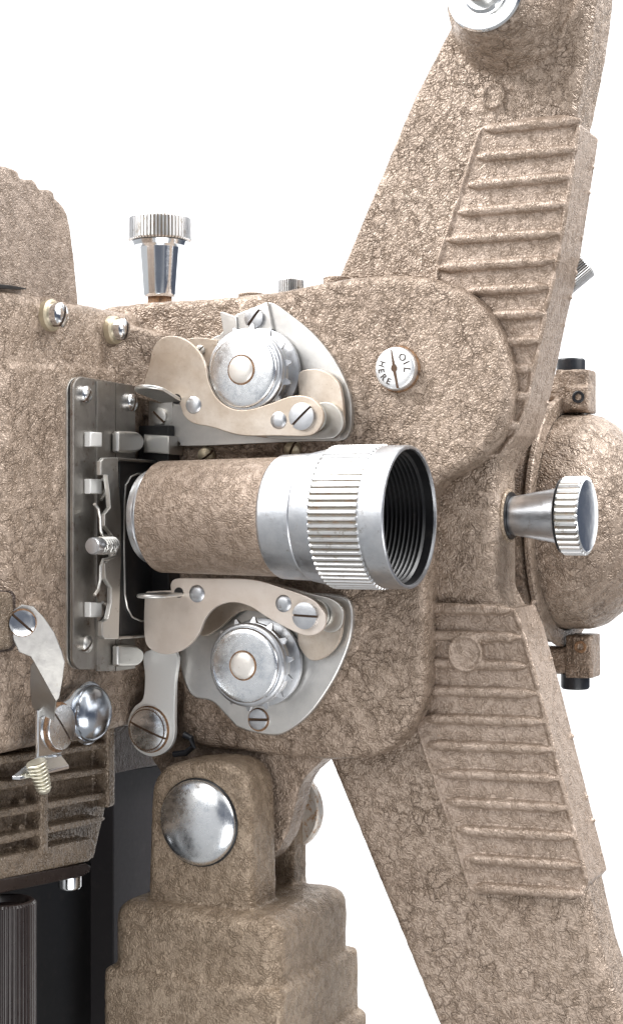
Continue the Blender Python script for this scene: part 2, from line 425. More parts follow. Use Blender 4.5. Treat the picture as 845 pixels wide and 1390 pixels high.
ribs_u = [(ZA(290, 520), ZA(675, 484)), (ZA(255, 632), ZA(655, 600)), (ZA(220, 745), ZA(635, 710)), (ZA(180, 855), ZA(612, 822)), (ZA(140, 965), ZA(588, 937)), (ZA(100, 1078), ZA(565, 1048)),
          (ZB2(420, 130), ZB2(640, 118)), (ZB2(480, 196), ZB2(628, 190)), (ZB2(510, 268), ZB2(615, 262)), (ZB2(520, 340), ZB2(600, 337)), (ZB2(510, 415), ZB2(585, 411)), (ZB2(490, 492), ZB2(562, 489))]
grip(upo, ribs_u, None, 'upper ribbed grip with twelve slanting cast bars')
loo = [(574, 820), (696, 826), (708, 856), (731, 940), (753, 1028), (776, 1119), (797, 1200), (785, 1214), (740, 1214), (639, 1209), (612, 1123), (588, 1055), (566, 985), (570, 930)]
ribs_l = [(ZC(*a), ZC(*b)) for a, b in (((100, 118), (400, 126)), ((95, 215), (432, 223)), ((98, 313), (455, 326)), ((95, 411), (490, 424)), ((85, 512), (518, 523)), ((105, 605), (542, 623)),
          ((138, 706), (570, 727)), ((172, 808), (595, 831)), ((205, 908), (622, 933)), ((240, 1010), (645, 1037)), ((270, 1112), (660, 1138)))]
grip(loo, ribs_l, (634.5, 886, 25), 'lower ribbed grip with a round cast disc on it')
# transition pieces beside the knob
bm = bmesh.new()
prismN(bm, [(668, 640), (700, 600), (716, 540), (700, 800), (696, 828), (668, 806)], nA-2, nA-90, bev=5)
bm.free()

# --- reel spindle at the top of the arm
bm = bmesh.new()
add_lathe(bm, [(-6, 0), (-6, 44), (0, 49), (6, 49.5), (9, 47.5), (10, 42), (8, 30), (8.5, 27), (14, 24), (14, 0)], frame(bc+N_*2, N_), 96)
sp = finish(bm, 'spindle_flange', CHROME, root)
bm = bmesh.new(); add_lathe(bm, [(8, 0), (8, 19), (30, 18), (34, 15), (36, 0)], frame(bc+N_*2, N_), 48)
finish(bm, 'spindle', STEELB, sp)

# --- helper for the tapered knurled knobs
def knob(p, ax, prof, teeth, kd, mat, face_mat, name='control_knob', collar=None, label=None):
    bm = bmesh.new(); M = frame(p, ax)
    body = [q for q in prof if q[2] == 0]; kn = [q for q in prof if q[2] == 1]
    add_lathe(bm, [(body[0][0], 0)]+[(h, r) for h, r, _ in body]+[(body[-1][0], 0)], M, 72)
    o = finish(bm, name, mat, root, label=label)
    bm = bmesh.new()
    h0, h1 = kn[0][0], kn[-1][0]; r = kn[0][1]
    add_lathe(bm, [(h0, 0), (h0, r-kd-1.5), (h0+1, r-kd*.7, 1), (h0+2.5, r, 1), (h1-2.5, r, 1), (h1-1, r-kd*.7, 1), (h1-.3, r-kd-1.5)], M, teeth*6, mod=knmod(kd, 6), groove=True)
    k = finish(bm, 'knurled_grip', [KNURL, GROOVE], o, sharp=25)
    bm = bmesh.new(); add_lathe(bm, [(h1-2, r-kd-1), (h1, r-kd-1.6), (h1+1.2, r-kd-4), (h1+1.8, (r-kd)*.5), (h1+2.1, 0)], M, 72)
    finish(bm, 'end_cap', face_mat, o)
    if collar:
        bm = bmesh.new(); add_lathe(bm, [(collar[0], 0), (collar[0], collar[2]), (collar[1], collar[2]-1), (collar[1], 0)], M, 48)
        finish(bm, 'shaft_collar', collar[3], o)
    return o
# knob on top of the housing
q = PN(217, 409, -60); kk = k_at(q)
knob(q, V, [(5*kk, 20*kk, 0), (9*kk, 22.5*kk, 0), (30*kk, 24*kk, 0), (72*kk, 27.5*kk, 0), (74*kk, 36*kk, 0), (80*kk, 38*kk, 0), (81*kk, 43*kk, 1), (113*kk, 43*kk, 1)], 54, 2.2, CHROME, CHROME, collar=(-8, 8*kk, 17*kk, RUSTY), label='tapered chrome knob with knurled rim standing upright on top of the housing')
# knob on the reel arm
q = PN(692, 700, -98); kk = k_at(q)
tipp = PN(797, 699, -98); Lk = (tipp-q).x
knob(q, U, [(2, 24, 0), (4, 26, 0), (Lk-40*kk*1.0, 37, 0), (Lk-36*kk, 40, 0), (Lk-34*kk, 50, 0), (Lk-32*kk, 52.5, 1), (Lk, 52.5, 1)], 34, 3.0, ALU, CHROME, collar=(-4, 2.5, 33, BLACK), label='tapered chrome knob with knurled head sticking out of the reel arm')
bm = bmesh.new(); add_lathe(bm, [(-6, 0), (-6, 36), (-1, 36), (1.2, 34), (1.2, 0)], frame(q, U), 48)
finish(bm, 'knob_bushing', P_BASE, root)

# knurled knobs peeping out behind
q = PN(795, 357, -150); kk = k_at(q)
ax = (RT*.77+UP*.64-FW*.15).normalized()
bm = bmesh.new(); r = 20.5*kk
add_lathe(bm, [(-70, 0), (-70, r, 1), (-3, r, 1), (-1, r-2.5), (0, r-4), (0, 0)], frame(q, ax), 40*6, mod=knmod(2.4, 6), groove=True)
finish(bm, 'tilt_knob', [KNURL, GROOVE], root, sharp=25, label='knurled chrome knob peeping out behind the upper reel arm')
q = PN(395, 379, -70); kk = k_at(q); r = 17.5*kk
bm = bmesh.new(); add_lathe(bm, [(-40, 0), (-40, r, 1), (-2, r, 1), (-1, r-2.5), (0, r-3), (0, 0)], frame(q, V), 36*6, mod=knmod(2.4, 6), groove=True)
finish(bm, 'adjusting_knob', [KNURL, GROOVE], root, sharp=25, label='small knurled chrome knob just showing above the housing top')
for (x, y, rr) in ((341, 399, 19), (457, 377, 19)):
    q = PN(x, y+4, -40); bm = bmesh.new(); add_lathe(bm, [(-16, 0), (-16, rr), (3, rr), (4.5, rr-2), (4.5, 0)], frame(q, V), 40)
    finish(bm, 'cover_plug', P_HOUSE, root)

# --- oil cap
q = PN(540, 501, 0); kk = k_at(q); r = 29.5*kk
M = frame(q, N_)
bm = bmesh.new(); add_lathe(bm, [(-4, 0), (-4, r*1.10), (1.5, r*1.08), (2, 0)], M, 56)
oil = finish(bm, 'oil_cap', RUSTY, root, label='round aluminium oil filler cap engraved OIL HERE with a worn slot')
bm = bmesh.new(); add_lathe(bm, [(0, 0), (0, r), (9, r), (11.5, r-1), (13, r-3.5), (13.6, r-9), (13.8, 0)], M, 72)
finish(bm, 'cap_disc', metal('bright oil cap', (.86, .87, .88), .3, spots=9, spotc=(.5, .47, .42), lo=.56, hi=.76, metallic=.85), oil)
bm = bmesh.new()
sl = []
def cp(x, y): return M @ Vector((x, y, 14.1))
a0 = R(100)
def rot(x, y, a=a0): return (x*math.cos(a)-y*math.sin(a), x*math.sin(a)+y*math.cos(a))
pts = [(-.86, -.035), (-.5, -.05), (-.16, -.08), (-.14, -.11), (0, -.16), (.12, -.12), (.15, -.07), (.55, -.06), (.93, -.06), (.93, .05), (.55, .05), (.15, .08), (.1, .13), (0, .16), (-.12, .12), (-.16, .07), (-.5, .04), (-.86, .03)]
add_prism(bm, [cp(*[c*r for c in rot(-x, y)]) for x, y in pts], N_*-2)
finish(bm, 'cap_slot', SLOT, oil)
def letter(ch, ang, base_out, size, rad):
    cu = bpy.data.curves.new('l', 'FONT'); cu.body = ch; cu.size = size*S; cu.extrude = .35*S; cu.offset = .18*S
    cu.align_x = 'CENTER'; cu.align_y = 'CENTER'
    o = bpy.data.objects.new('l', cu); COL.objects.link(o)
    dg = bpy.context.evaluated_depsgraph_get(); me = bpy.data.meshes.new_from_object(o.evaluated_get(dg))
    bpy.data.objects.remove(o)
    a = R(ang); pos = Vector((rad*math.cos(a), rad*math.sin(a), 14.0))
    rz = a-math.pi/2 if base_out == 0 else a+math.pi/2
    Mx = M @ Matrix.Translation(pos) @ Matrix.Rotation(rz, 4, 'Z')
    Mo = Matrix.Translation(Vector((0, 0, -ZB*S))) @ Matrix.Scale(S, 4) @ Mx @ Matrix.Scale(1/S, 4)
    me.transform(Mo); return me
def word(name, spec):
    bm = bmesh.new()
    for s_ in spec:
        me = letter(*s_); bm.from_mesh(me); bpy.data.meshes.remove(me)
    me = bpy.data.meshes.new(name); bm.to_mesh(me); bm.free(); me.materials.append(INK)
    return link(name, me, oil)
word('engraved_word', [('O', 50, 0, 13, r*.62), ('I', 21, 0, 13, r*.62), ('L', -8, 0, 13, r*.62)])['label'] = 'engraved word OIL'
word('engraved_word', [('H', 160, 1, 11.5, r*.66), ('E', 188, 1, 11.5, r*.66), ('R', 216, 1, 11.5, r*.66), ('E', 244, 1, 11.5, r*.66)])['label'] = 'engraved word HERE'

# --- lens
NL = 105
zl = PN(557, 702, NL).z
def lu(px): return PN(px, 702, NL).x
lo = Vector((0, -NL, zl)); ML = frame(lo, U)
bm = bmesh.new()
add_lathe(bm, [(lu(222), 0), (lu(222), 73.5), (lu(222)+1.5, 75), (lu(387)-2, 77.5), (lu(387), 76), (lu(387), 0)], ML, 128)
lens = finish(bm, 'lens_barrel', P_LENS, root, label='projection lens barrel sleeved in brown crinkle enamel')
bm = bmesh.new(); add_lathe(bm, [(lu(205), 55), (lu(205), 62), (lu(207), 63.5), (lu(213), 63.5), (lu(214), 62.5), (lu(215), 63.5), (lu(226), 63.5), (lu(226), 0)], ML, 96)
finish(bm, 'rear_ring', ALU, lens)
bm = bmesh.new()
add_lathe(bm, [(lu(380), 0), (lu(380), 74), (lu(386), 78.5), (lu(389), 80.5), (lu(427), 82), (lu(429), 80.5), (lu(431), 83), (lu(450), 87), (lu(458), 88), (lu(458), 0)], ML, 128)
finish(bm, 'focus_ring', ALU, lens)
bm = bmesh.new(); T = 64
g0, g1 = lu(456), lu(525)
add_lathe(bm, [(g0, 86), (g0, 87), (g0+1, 88.5, 1), (g0+3, 91.5, 1), (g1-3, 91.5, 1), (g1-.6, 88.5, 1), (g1, 86.5), (g1-4, 86)], ML, T*6, mod=knmod(3.6, 6), groove=True)
finish(bm, 'knurled_ring', [KNURL, GROOVE], lens, sharp=25)
bm = bmesh.new(); g2 = lu(557)
add_lathe(bm, [(g1-3, 86), (g1-3, 88), (g1, 89.6), (g1+4, 90), (g2-2, 90), (g2, 89), (g2+.4, 87), (g2, 85.2), (g2-3, 84.6)], ML, 128)
finish(bm, 'front_rim', ALU, lens)
bm = bmesh.new(); pr = [(g2-2, 84.8)]; h = g2-14; rr = 84
pr.append((g2-14, 84))
while h > g2-88:
    pr += [(h, rr), (h-2.6, rr-3.4), (h-3.4, rr-3.4), (h-6.2, rr-.3)]; h -= 6.2; rr -= .22
pr += [(h, 68), (h-1, 62), (h-4, 58), (h-9, 0)]
add_lathe(bm, pr, ML, 128); finish(bm, 'inner_thread', BLACKT, lens, sharp=25)
bm = bmesh.new(); add_lathe(bm, [(h-7, 58), (h-3, 48), (h+1, 34), (h+3.5, 18), (h+4.5, 0)], ML, 64); finish(bm, 'lens_glass', GLASS, lens)

# --- film gate on the gate face
def rect_round(x0, y0, x1, y1, r_, right=True):
    pts = []
    for cx, cy, a0_ in ((x0+r_, y0+r_, 180), (x0+r_, y1-r_, 90)):
        rng = range(0, 91, 15)
        for t in rng:
            a = R(a0_+t) if cy == y0+r_ else R(a0_+t)
            pts.append((cx+r_*math.cos(a), cy+(r_*math.sin(a))))
    return pts
def gate_plate(bm, x0, x1, yt0, yb0, yt1, yb1, cr, u1, u0, bev=1.2):
    """plate on the gate face: left edge x0 (yt0..yb0), right edge x1 (yt1..yb1), left corners rounded"""
    w = x1-x0
    def T_(x): return yt0+(yt1-yt0)*(x-x0)/w
    def B_(x): return yb0+(yb1-yb0)*(x-x0)/w
    pts = []
    for i in range(7):
        a = math.pi/2*i/6
        pts.append((x0+cr*.62*(1-math.cos(a)), T_(x0)+cr*(1-math.sin(a))))
    pts.append((x1, yt1)); pts.append((x1, yb1))
    for i in range(7):
        a = math.pi/2*(6-i)/6
        pts.append((x0+cr*.62*(1-math.cos(a)), B_(x0)-cr*(1-math.sin(a))))
    prismU(bm, pts, u1, u0, bev=bev)
bm = bmesh.new()
gate_plate(bm, 91.5, 180, 512, 908, 524, 905, 20, UB+7, UB-2)
gate = finish(bm, 'film_gate', STEELB, root, label='tall steel film gate plates behind the lens')
bm = bmesh.new()
gate_plate(bm, 100, 184, 511, 909, 523, 908, 18, UB+15, UB+8.2, 2.2)
finish(bm, 'gate_plate', STEEL, gate)
bm = bmesh.new()
prismU(bm, [Z3(228, 118), Z3(306, 126), Z3(306, 1362), Z3(228, 1362)], UB+18, UB+14, bev=.8)
prismU(bm, [Z3(309, 126), Z3(392, 138), Z3(392, 1350), Z3(309, 1362)], UB+17, UB+5, bev=.8)
finish(bm, 'film_channel', STEEL, gate)
for (x, y, r_, a, m_) in ((172, 176, 11.5, 55, CHROME), (368, 210, 12.5, 75, CHROME), (176, 1245, 11.5, 45, STEELB)):
    p = PU(*Z3(x, y), UB+15 if x < 300 else UB+17); screw(gate, p, U, r_, 9, a, m_, dome=.6)
# spring clips
for (y0, y1, dx) in ((335, 398, 50), (537, 600, 50), (1066, 1130, 50)):
    bm = bmesh.new()
    prismU(bm, [Z3(200, y0), Z3(200+dx, y0+3), Z3(200+dx, y1+1), Z3(200, y1)], UB+26, UB+15, bev=2.2, seg=3)
    finish(bm, 'spring_clip', CLIPM, gate)
for (y0, y1) in ((540, 598), (1068, 1128)):
    bm = bmesh.new()
    pth = [PU(*Z3(250, y0), UB+24), PU(*Z3(270, y0+6), UB+24), PU(*Z3(277, y0+30), UB+22), PU(*Z3(268, y1-6), UB+20), PU(*Z3(245, y1+30), UB+20)]
    add_tube(bm, pth, 2.2, 8); finish(bm, 'clip_wire', STEELB, gate)
# pressure plate bracket
bm = bmesh.new()
br = [Z3(*p) for p in ((245, 462), (262, 446), (318, 446), (322, 560), (331, 680), (331, 900), (326, 1060), (322, 1225), (262, 1225), (249, 1210), (251, 1150), (276, 1138),
      (290, 1070), (290, 1005), (264, 965), (262, 900), (296, 870), (300, 830), (296, 780), (262, 738), (262, 690), (286, 660), (282, 600), (272, 522), (245, 520))]
prismU(bm, br, UB+42, UB+34, bev=1.6)
finish(bm, 'pressure_bracket', STEELB, gate)
bm = bmesh.new()
def wire(pts, u, r_): add_tube(bm, [PU(*q, u) for q in pts], r_, 8)
wire([Z3(*p) for p in ((216, 645), (232, 665), (241, 705), (243, 760), (252, 782), (285, 784), (308, 796), (318, 828), (308, 864), (284, 878), (254, 884), (243, 910), (240, 970), (234, 1010), (216, 1036))], UB+48, 2.2)
finish(bm, 'wire_spring', STEELB, gate)
p = PU(*Z3(290, 822), UB+50); bm = bmesh.new()
add_lathe(bm, [(0, 0), (0, 6.5), (30, 6.5), (32, 11), (44, 11.5), (47, 10), (47.5, 0)], frame(p, N_), 36)
pin = finish(bm, 'spring_pin', ALU, gate)
bm = bmesh.new()
add_tube(bm, [frame(p, N_) @ Vector((10.5*math.cos(t*.5), 10.5*math.sin(t*.5), -2+t*.5*5.4/6.283)) for t in range(0, 76)], 1.7, 6)
finish(bm, 'coil_spring', STEELB, pin)
for (y0, y1) in ((332, 426), (1248, 1342)):
    bm = bmesh.new(); ym = (y0+y1)/2; hh = (y1-y0)/2
    pts = [Z3(318, y0+8), Z3(326, y0), Z3(372, y0)]+[Z3(384+48*math.sin(R(t)), ym-hh*math.cos(R(t))) for t in range(15, 166, 15)]+[Z3(372, y1), Z3(326, y1), Z3(318, y1-8)]
    prismU(bm, pts, UB+30, UB+19, bev=4, seg=4); finish(bm, 'gate_latch', STEELB, gate)
# black aperture box behind the lens
bm = bmesh.new()
prismU(bm, [Z3(326, 458), Z3(470, 470), Z3(640, 470), Z3(640, 1190), Z3(470, 1200), Z3(326, 1212)], UB+32, UB+2, bev=1.5)
ab = finish(bm, 'aperture_box', BLACK, root, label='black painted aperture box between gate and lens')
bm = bmesh.new()
prismU(bm, [Z3(322, 446), Z3(480, 458), Z3(480, 470), Z3(322, 459)], UB+40, UB+18, bev=1)
finish(bm, 'edge_strip', STEEL, ab); bm = bmesh.new()
prismU(bm, [Z3(322, 1213), Z3(440, 1205), Z3(440, 1216), Z3(322, 1226)], UB+40, UB+18, bev=1)
finish(bm, 'edge_strip', STEEL, ab)
bm = bmesh.new()
wire([Z3(*p) for p in ((440, 516), (400, 516), (372, 528), (352, 560), (345, 620), (343, 830), (346, 1030), (356, 1090), (378, 1130), (415, 1146), (450, 1146))], UB+33, 1.4)
finish(bm, 'frame_bead', STEELB, ab)
bm = bmesh.new(); add_box(bm, (UB+10, -30, PN(0, 800, 0).z), (UB+60, 8, PN(0, 585, 0).z), bev=2); finish(bm, 'light_trap', BLACK, ab)
# steel lug and small square plate with a screw, right of the gate
bm = bmesh.new(); prismN(bm, [Z3(425, 345), Z3(535, 352), Z3(535, 432), Z3(425, 425)], 40, 0, bev=3)
finish(bm, 'steel_lug', STEELB, root)
bm = bmesh.new(); prismN(bm, [Z3(448, 195), Z3(550, 205), Z3(548, 335), Z3(446, 330)], 16, 2, bev=1.5)
sq = finish(bm, 'square_plate', STEELB, root)
screw(sq, PN(*Z3(496, 270), 16), N_, 12.5, 6, -42, STEELB, dome=.3)
# screws of the gate block
for (x, y, r_, a) in ((70, 428, 16, 72), (156, 448, 15, 80)):
    p = PU(x, y, UB+2)
    s_ = screw(root, p+U*4, U, r_, 17, a, CHROME, name='housing_screw', dome=.4)
    bm = bmesh.new(); add_lathe(bm, [(-6, 0), (-6, r_*1.32), (2, r_*1.30), (4.5, r_*1.1), (4.5, 0)], frame(p, U), 44); finish(bm, 'washer', WASH, s_)
for (x, y, r_, a) in ((281, 617, 12, 28), (398, 609, 12, 60)):
    screw(root, PN(x, y, 6), (N_*.8-V*.5), r_, 13, a, WASH, name='housing_screw', dome=.7)

# --- sprocket assemblies
def tpoly(f, pts, k=5): return spl([(*f(p[0], p[1]), 1) if len(p) > 2 else f(*p) for p in pts], k)
def sprocket(par_plate, cx, cy, n_face, rface, lbl):
    """axis out of the side; face centre at (cx,cy)"""
    c = PN(cx, cy, n_face); Mx = frame(c, N_); r = rface*k_at(c)
    bm = bmesh.new()
    add_lathe(bm, [(-52, 0), (-52, r*1.02), (-50, r*1.10), (-44, r*1.10), (-42, r*1.0), (-40, r*.84), (-24, r*.84), (-22, r*1.0), (-21, r*1.03), (-13, r*1.03), (-12, r*.98), (-10, r*.98), (-9, r*1.03), (-3, r*1.03), (-1, r*1.0), (0, r*.95), (0, 0)], Mx, 96)
    sp_ = finish(bm, 'sprocket', ALU, root, label=lbl)
    bm = bmesh.new(); nt_ = 14
    for i in range(nt_):
        a = 2*math.pi*(i+.35)/nt_; d = Vector((math.cos(a), math.sin(a), 0)); t = Vector((-math.sin(a), math.cos(a), 0))
        b0 = d*r*.99+Vector((0, 0, -17)); tip = d*(r*1.03+7.5)+Vector((0, 0, -17))
        b = [b0+t*5.5+Vector((0, 0, 4)), b0-t*5.5+Vector((0, 0, 4)), b0-t*5.5-Vector((0, 0, 4)), b0+t*5.5-Vector((0, 0, 4))]
        tt = [tip+t*1.3+Vector((0, 0, 1.3)), tip-t*1.3+Vector((0, 0, 1.3)), tip-t*1.3-Vector((0, 0, 1.3)), tip+t*1.3-Vector((0, 0, 1.3))]
        vb = [bm.verts.new(Mx @ q) for q in b]; vt = [bm.verts.new(Mx @ q) for q in tt]
        bm.faces.new(vt); bm.faces.new(vb[::-1])
        for j in range(4): bm.faces.new((vb[j], vb[(j+1) % 4], vt[(j+1) % 4], vt[j]))
    finish(bm, 'sprocket_teeth', ALU, sp_)
    bm = bmesh.new()
    add_lathe(bm, [(-3, 0), (-3, r*.93), (2.5, r*.925), (4.6, r*.905), (5.8, r*.87), (6.6, r*.78), (7.1, r*.6), (7.4, r*.36), (7.4, 0)], Mx, 96)
    finish(bm, 'sprocket_cap', CAPC, sp_)
    bm = bmesh.new()
    add_lathe(bm, [(5, 0), (5, r*.375), (8.2, r*.37), (8.2, 0)], Mx, 48); finish(bm, 'rust_ring', RUSTY, sp_)
    bm = bmesh.new()
    add_lathe(bm, [(5, 0), (5, r*.33), (9, r*.33), (11, r*.29), (12, r*.18), (12.3, 0)], Mx, 48); finish(bm, 'centre_button', BUTTON, sp_)
    return sp_
def rivet(parent, x, y, n, r_):
    p = PN(x, y, n); bm = bmesh.new(); rr_ = r_*k_at(p)
    add_lathe(bm, [(-2, 0), (-2, rr_), (1.2, rr_), (2.6, rr_*.85), (3.4, rr_*.5), (3.6, 0)], frame(p, N_), 40)
    return finish(bm, 'rivet', ALU, parent)

# upper plate
bm = bmesh.new()
upl = tpoly(Z2, [(490, 78, 1), (515, 82), (560, 112), (650, 185), (720, 270), (766, 360), (784, 430), (784, 500), (775, 535), (745, 558), (600, 562), (230, 577), (190, 566), (163, 530), (160, 470), (200, 330), (290, 215), (330, 190, 1), (385, 120, 1)], 5)
prismN(bm, upl, 15, 4, bev=3, seg=3)
pl = finish(bm, 'sprocket_plate', PLATE, root, label='upper teardrop sprocket plate of dull zinc')
bm = bmesh.new(); prismN(bm, [Z2(*p) for p in ((383, 122), (492, 78), (512, 172), (420, 200), (390, 190))], 22, 14, bev=1.5)
prismN(bm, [Z2(*p) for p in ((328, 112), (336, 110), (385, 128), (390, 190), (345, 215))], 26, 14, bev=1.5)
finish(bm, 'corner_bracket', PLATE, pl)
screw(pl, PN(*Z2(452, 134), 22), N_, 14, 7, 50, ALU, dome=.2)
bm = bmesh.new(); prismN(bm, tpoly(Z2, [(215, 208), (250, 200), (300, 205), (320, 215), (315, 270), (290, 300), (240, 280), (215, 240)], 4), 26, 18, bev=1.2)
bb = finish(bm, 'guide_finger', NICKEL, pl); screw(bb, PN(*Z2(262, 244), 26), N_, 7, 3, 40, STEELB)
sprocket(pl, *Z2(412, 314), 72, 55.5, 'upper film sprocket with chrome cap and a row of teeth')
# rear shoe of the upper lever
bm = bmesh.new(); prismN(bm, tpoly(Z2, [(600, 330), (640, 310), (690, 316), (735, 350), (752, 400), (758, 490), (740, 535), (700, 548), (480, 548), (430, 520), (560, 480), (600, 420)], 4), 30, 23, bev=1.5)
sh0 = finish(bm, 'rear_shoe', NICKEL, pl)
bm = bmesh.new(); prismN(bm, tpoly(Z2, [(660, 440), (700, 425), (740, 450), (757, 500), (735, 540), (690, 552), (520, 552), (500, 540), (660, 530), (690, 500)], 4), 40, 32, bev=1.5)
finish(bm, 'spring_loop', STEELB, sh0)
NLV = 78
def lever(f, outline, tab, rivets, scr, ang, post, lbl, mat=None):
    mat = mat or NICKEL
    bm = bmesh.new(); prismN(bm, tpoly(f, outline, 5), NLV, NLV-6, bev=1.6, seg=2)
    lv = finish(bm, 'film_shoe_lever', mat, root, label=lbl)
    for x, y, r_ in rivets: rivet(lv, *f(x, y), NLV, r_*.3905)
    p = PN(*f(*scr[:2]), NLV); screw(lv, p, N_, scr[2]*.3905*k_at(p), 7, ang, ALU, name='pivot_screw', dome=.25, slotw=.09)
    # pivot post running back to the plate
    bm = bmesh.new(); add_lathe(bm, [(-64, 0), (-64, 19), (-52, 19), (-51, 14), (-6, 13.5), (-6, 0)], frame(p, N_), 48); finish(bm, 'pivot_post', NICKEL, lv, label=None)
    bm = bmesh.new(); add_lathe(bm, [(-30, 14), (-30, 19.5), (-24, 19.5), (-24, 14)], frame(p, N_), 48); finish(bm, 'post_ring', STEELB, lv)
    # finger tab bent outward
    a, b, wz = tab
    pa = PN(*f(*a), NLV-3)
    bm = bmesh.new()
    L_ = 74; W = 22
    pts = []
    for t in range(-90, 91, 15):
        pts.append(pa+N_*(L_-W+W*math.cos(R(t)))+U*(W*math.sin(R(t))))
    base = [pa+U*W*.75-N_*2, pa-U*W*.75-N_*2]
    tilt = V*b
    pp = [base[1]]+pts+[base[0]]
    pp = [q+V*(b*((q-pa).dot(N_))/L_) for q in pp]
    add_prism(bm, pp, V*-wz, bev=2, seg=3)
    finish(bm, 'finger_tab', STEELB, lv)
    # dark eye where the tab is bent
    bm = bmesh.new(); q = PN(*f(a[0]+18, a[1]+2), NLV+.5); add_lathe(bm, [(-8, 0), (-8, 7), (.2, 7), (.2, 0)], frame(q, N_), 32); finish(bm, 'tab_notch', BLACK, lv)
    return lv
lever(Z2, [(70, 372), (82, 300), (97, 235), (130, 200), (175, 195), (222, 215), (262, 258), (280, 305), (292, 360), (322, 415), (372, 447), (430, 450), (500, 430), (570, 405), (620, 403), (662, 422), (686, 462), (680, 505), (640, 541), (520, 542), (400, 540), (300, 512), (235, 498), (202, 470), (192, 440), (165, 405)],
      ((160, 412), 14, 5.5), ((238, 435, 30), (533, 488, 30)), (617, 475, 48), 42, None, 'upper curved nickel film shoe lever')
# lower plate
bm = bmesh.new()
lpl = tpoly(Z5, [(183, 318, 1), (205, 400), (235, 450), (300, 468), (345, 512), (385, 555, 1), (430, 572), (500, 585), (555, 575), (640, 510), (715, 405), (765, 300), (788, 210), (782, 130), (745, 98), (640, 90), (400, 90), (250, 120)], 5)
prismN(bm, lpl, 15, 4, bev=3, seg=3)
pl2 = finish(bm, 'sprocket_plate', PLATE, root, label='lower teardrop sprocket plate of dull zinc')
screw(pl2, PN(*Z5(465, 528), 15), N_, 14, 6, 2, ALU, dome=.2)
bm = bmesh.new(); q = PN(*Z5(463, 530), 15); add_lathe(bm, [(-2, 0), (-2, 17), (1, 16), (1, 0)], frame(q, N_), 40); finish(bm, 'rust_ring', RUSTY, pl2)
sprocket(pl2, *Z5(418, 340), 72, 55.5, 'lower film sprocket with chrome cap and a row of teeth')
bm = bmesh.new(); prismN(bm, tpoly(Z5, [(640, 110), (720, 118), (750, 150), (752, 215), (735, 270), (690, 315), (640, 322), (600, 270), (580, 200), (420, 150), (330, 210), (270, 240), (240, 200), (330, 110)], 4), 30, 23, bev=1.5)
sh1 = finish(bm, 'rear_shoe', NICKEL, pl2)
bm = bmesh.new(); prismN(bm, tpoly(Z5, [(450, 44), (640, 90), (720, 112), (755, 150), (752, 200), (725, 225), (690, 222), (640, 180), (480, 110)], 4), 46, 39, bev=1.5)
finish(bm, 'spring_loop', STEELB, sh1)
lever(Z5, [(67, 105), (66, 240), (92, 288), (150, 303), (210, 280), (255, 232), (276, 182), (312, 140), (370, 122), (432, 136), (505, 182), (600, 230), (650, 237), (686, 215), (696, 180), (680, 142), (640, 106), (540, 70), (440, 42), (300, 38), (185, 38), (158, 55), (158, 80, 1), (75, 84, 1)],
      ((168, 86), 0, 5.5), ((250, 92, 30), (550, 126, 30)), (628, 168, 47), -2, None, 'lower curved nickel film shoe lever', NICKEL2)

# --- strap with big slotted screw
bm = bmesh.new()
st = spl([Z6(640, 340), Z6(775, 340), Z6(772, 480), Z6(770, 620), Z6(768, 720), Z6(735, 778), Z6(670, 803), Z6(605, 775), Z6(568, 710), Z6(565, 640), Z6(590, 585), Z6(630, 545), Z6(638, 450)], 4)
prismN(bm, st, 34, 26, bev=1.8)
stp = finish(bm, 'chrome_strap', CLIPM, root, label='upright chrome strap under the lower film shoe')
p = PN(*Z6(658, 682), 34); screw(stp, p, N_, 31.5, 10, -20, CAPC, name='strap_screw', dome=.6, slotw=.05, depth=.3)
bm = bmesh.new(); add_lathe(bm, [(-12, 0), (-12, 33), (1, 33), (1.5, 0)], frame(p, N_), 48); finish(bm, 'rust_ring', RUSTY, stp)
bm = bmesh.new(); add_lathe(bm, [(-40, 0), (-40, 22), (-8, 22), (-8, 0)], frame(p, N_), 48); finish(bm, 'stud', STEEL, stp)
bm = bmesh.new()
add_tube(bm, [PN(*q, 22) for q in ((236, 1024), (252, 1022), (262, 1014), (260, 1002), (250, 997))], 4.5, 10)
finish(bm, 'rubber_clip', RUBBER, root)

# --- left film shoe lever of bent plate
P0 = PU(*Z6(100, 212), UB+30); nL = (N_*.80+U*.60).normalized()
def pl_(x, y, d=0): return on(*Z6(x, y), P0+nL*d, nL)
bm = bmesh.new()
A = [(45, 205, 0), (58, 158, 0), (98, 132, 0), (148, 140, 0), (195, 190, 0), (240, 255, -2), (275, 340, -4), (287, 385, -6), (276, 470, -12), (262, 545, -18), (250, 560, -20), (150, 385, -4), (135, 362, -2), (85, 342, 0), (60, 290, 0)]
B = [(150, 385, -4), (250, 560, -20), (240, 645, -42), (170, 612, -50), (142, 582, -48), (133, 480, -34), (136, 400, -14)]
def facet(bm, poly):
    vs = [bm.verts.new(pl_(*q)) for q in poly]; return bm.faces.new(vs)
facet(bm, A); facet(bm, B); bmesh.ops.remove_doubles(bm, verts=bm.verts, dist=.5)
r_ = bmesh.ops.extrude_face_region(bm, geom=list(bm.faces))
for g in r_['geom']:
    if isinstance(g, bmesh.types.BMVert): g.co -= nL*5
bmesh.ops.recalc_face_normals(bm, faces=bm.faces)
bmesh.ops.bevel(bm, geom=[e for e in bm.edges if len(e.link_faces) == 2 and e.calc_face_angle(0) > R(50)], offset=1.1, segments=2, profile=.5, affect='EDGES')
lev = finish(bm, 'bent_lever', LEVM, root, sharp=12, label='bent bright steel lever on the lower left of the gate block')
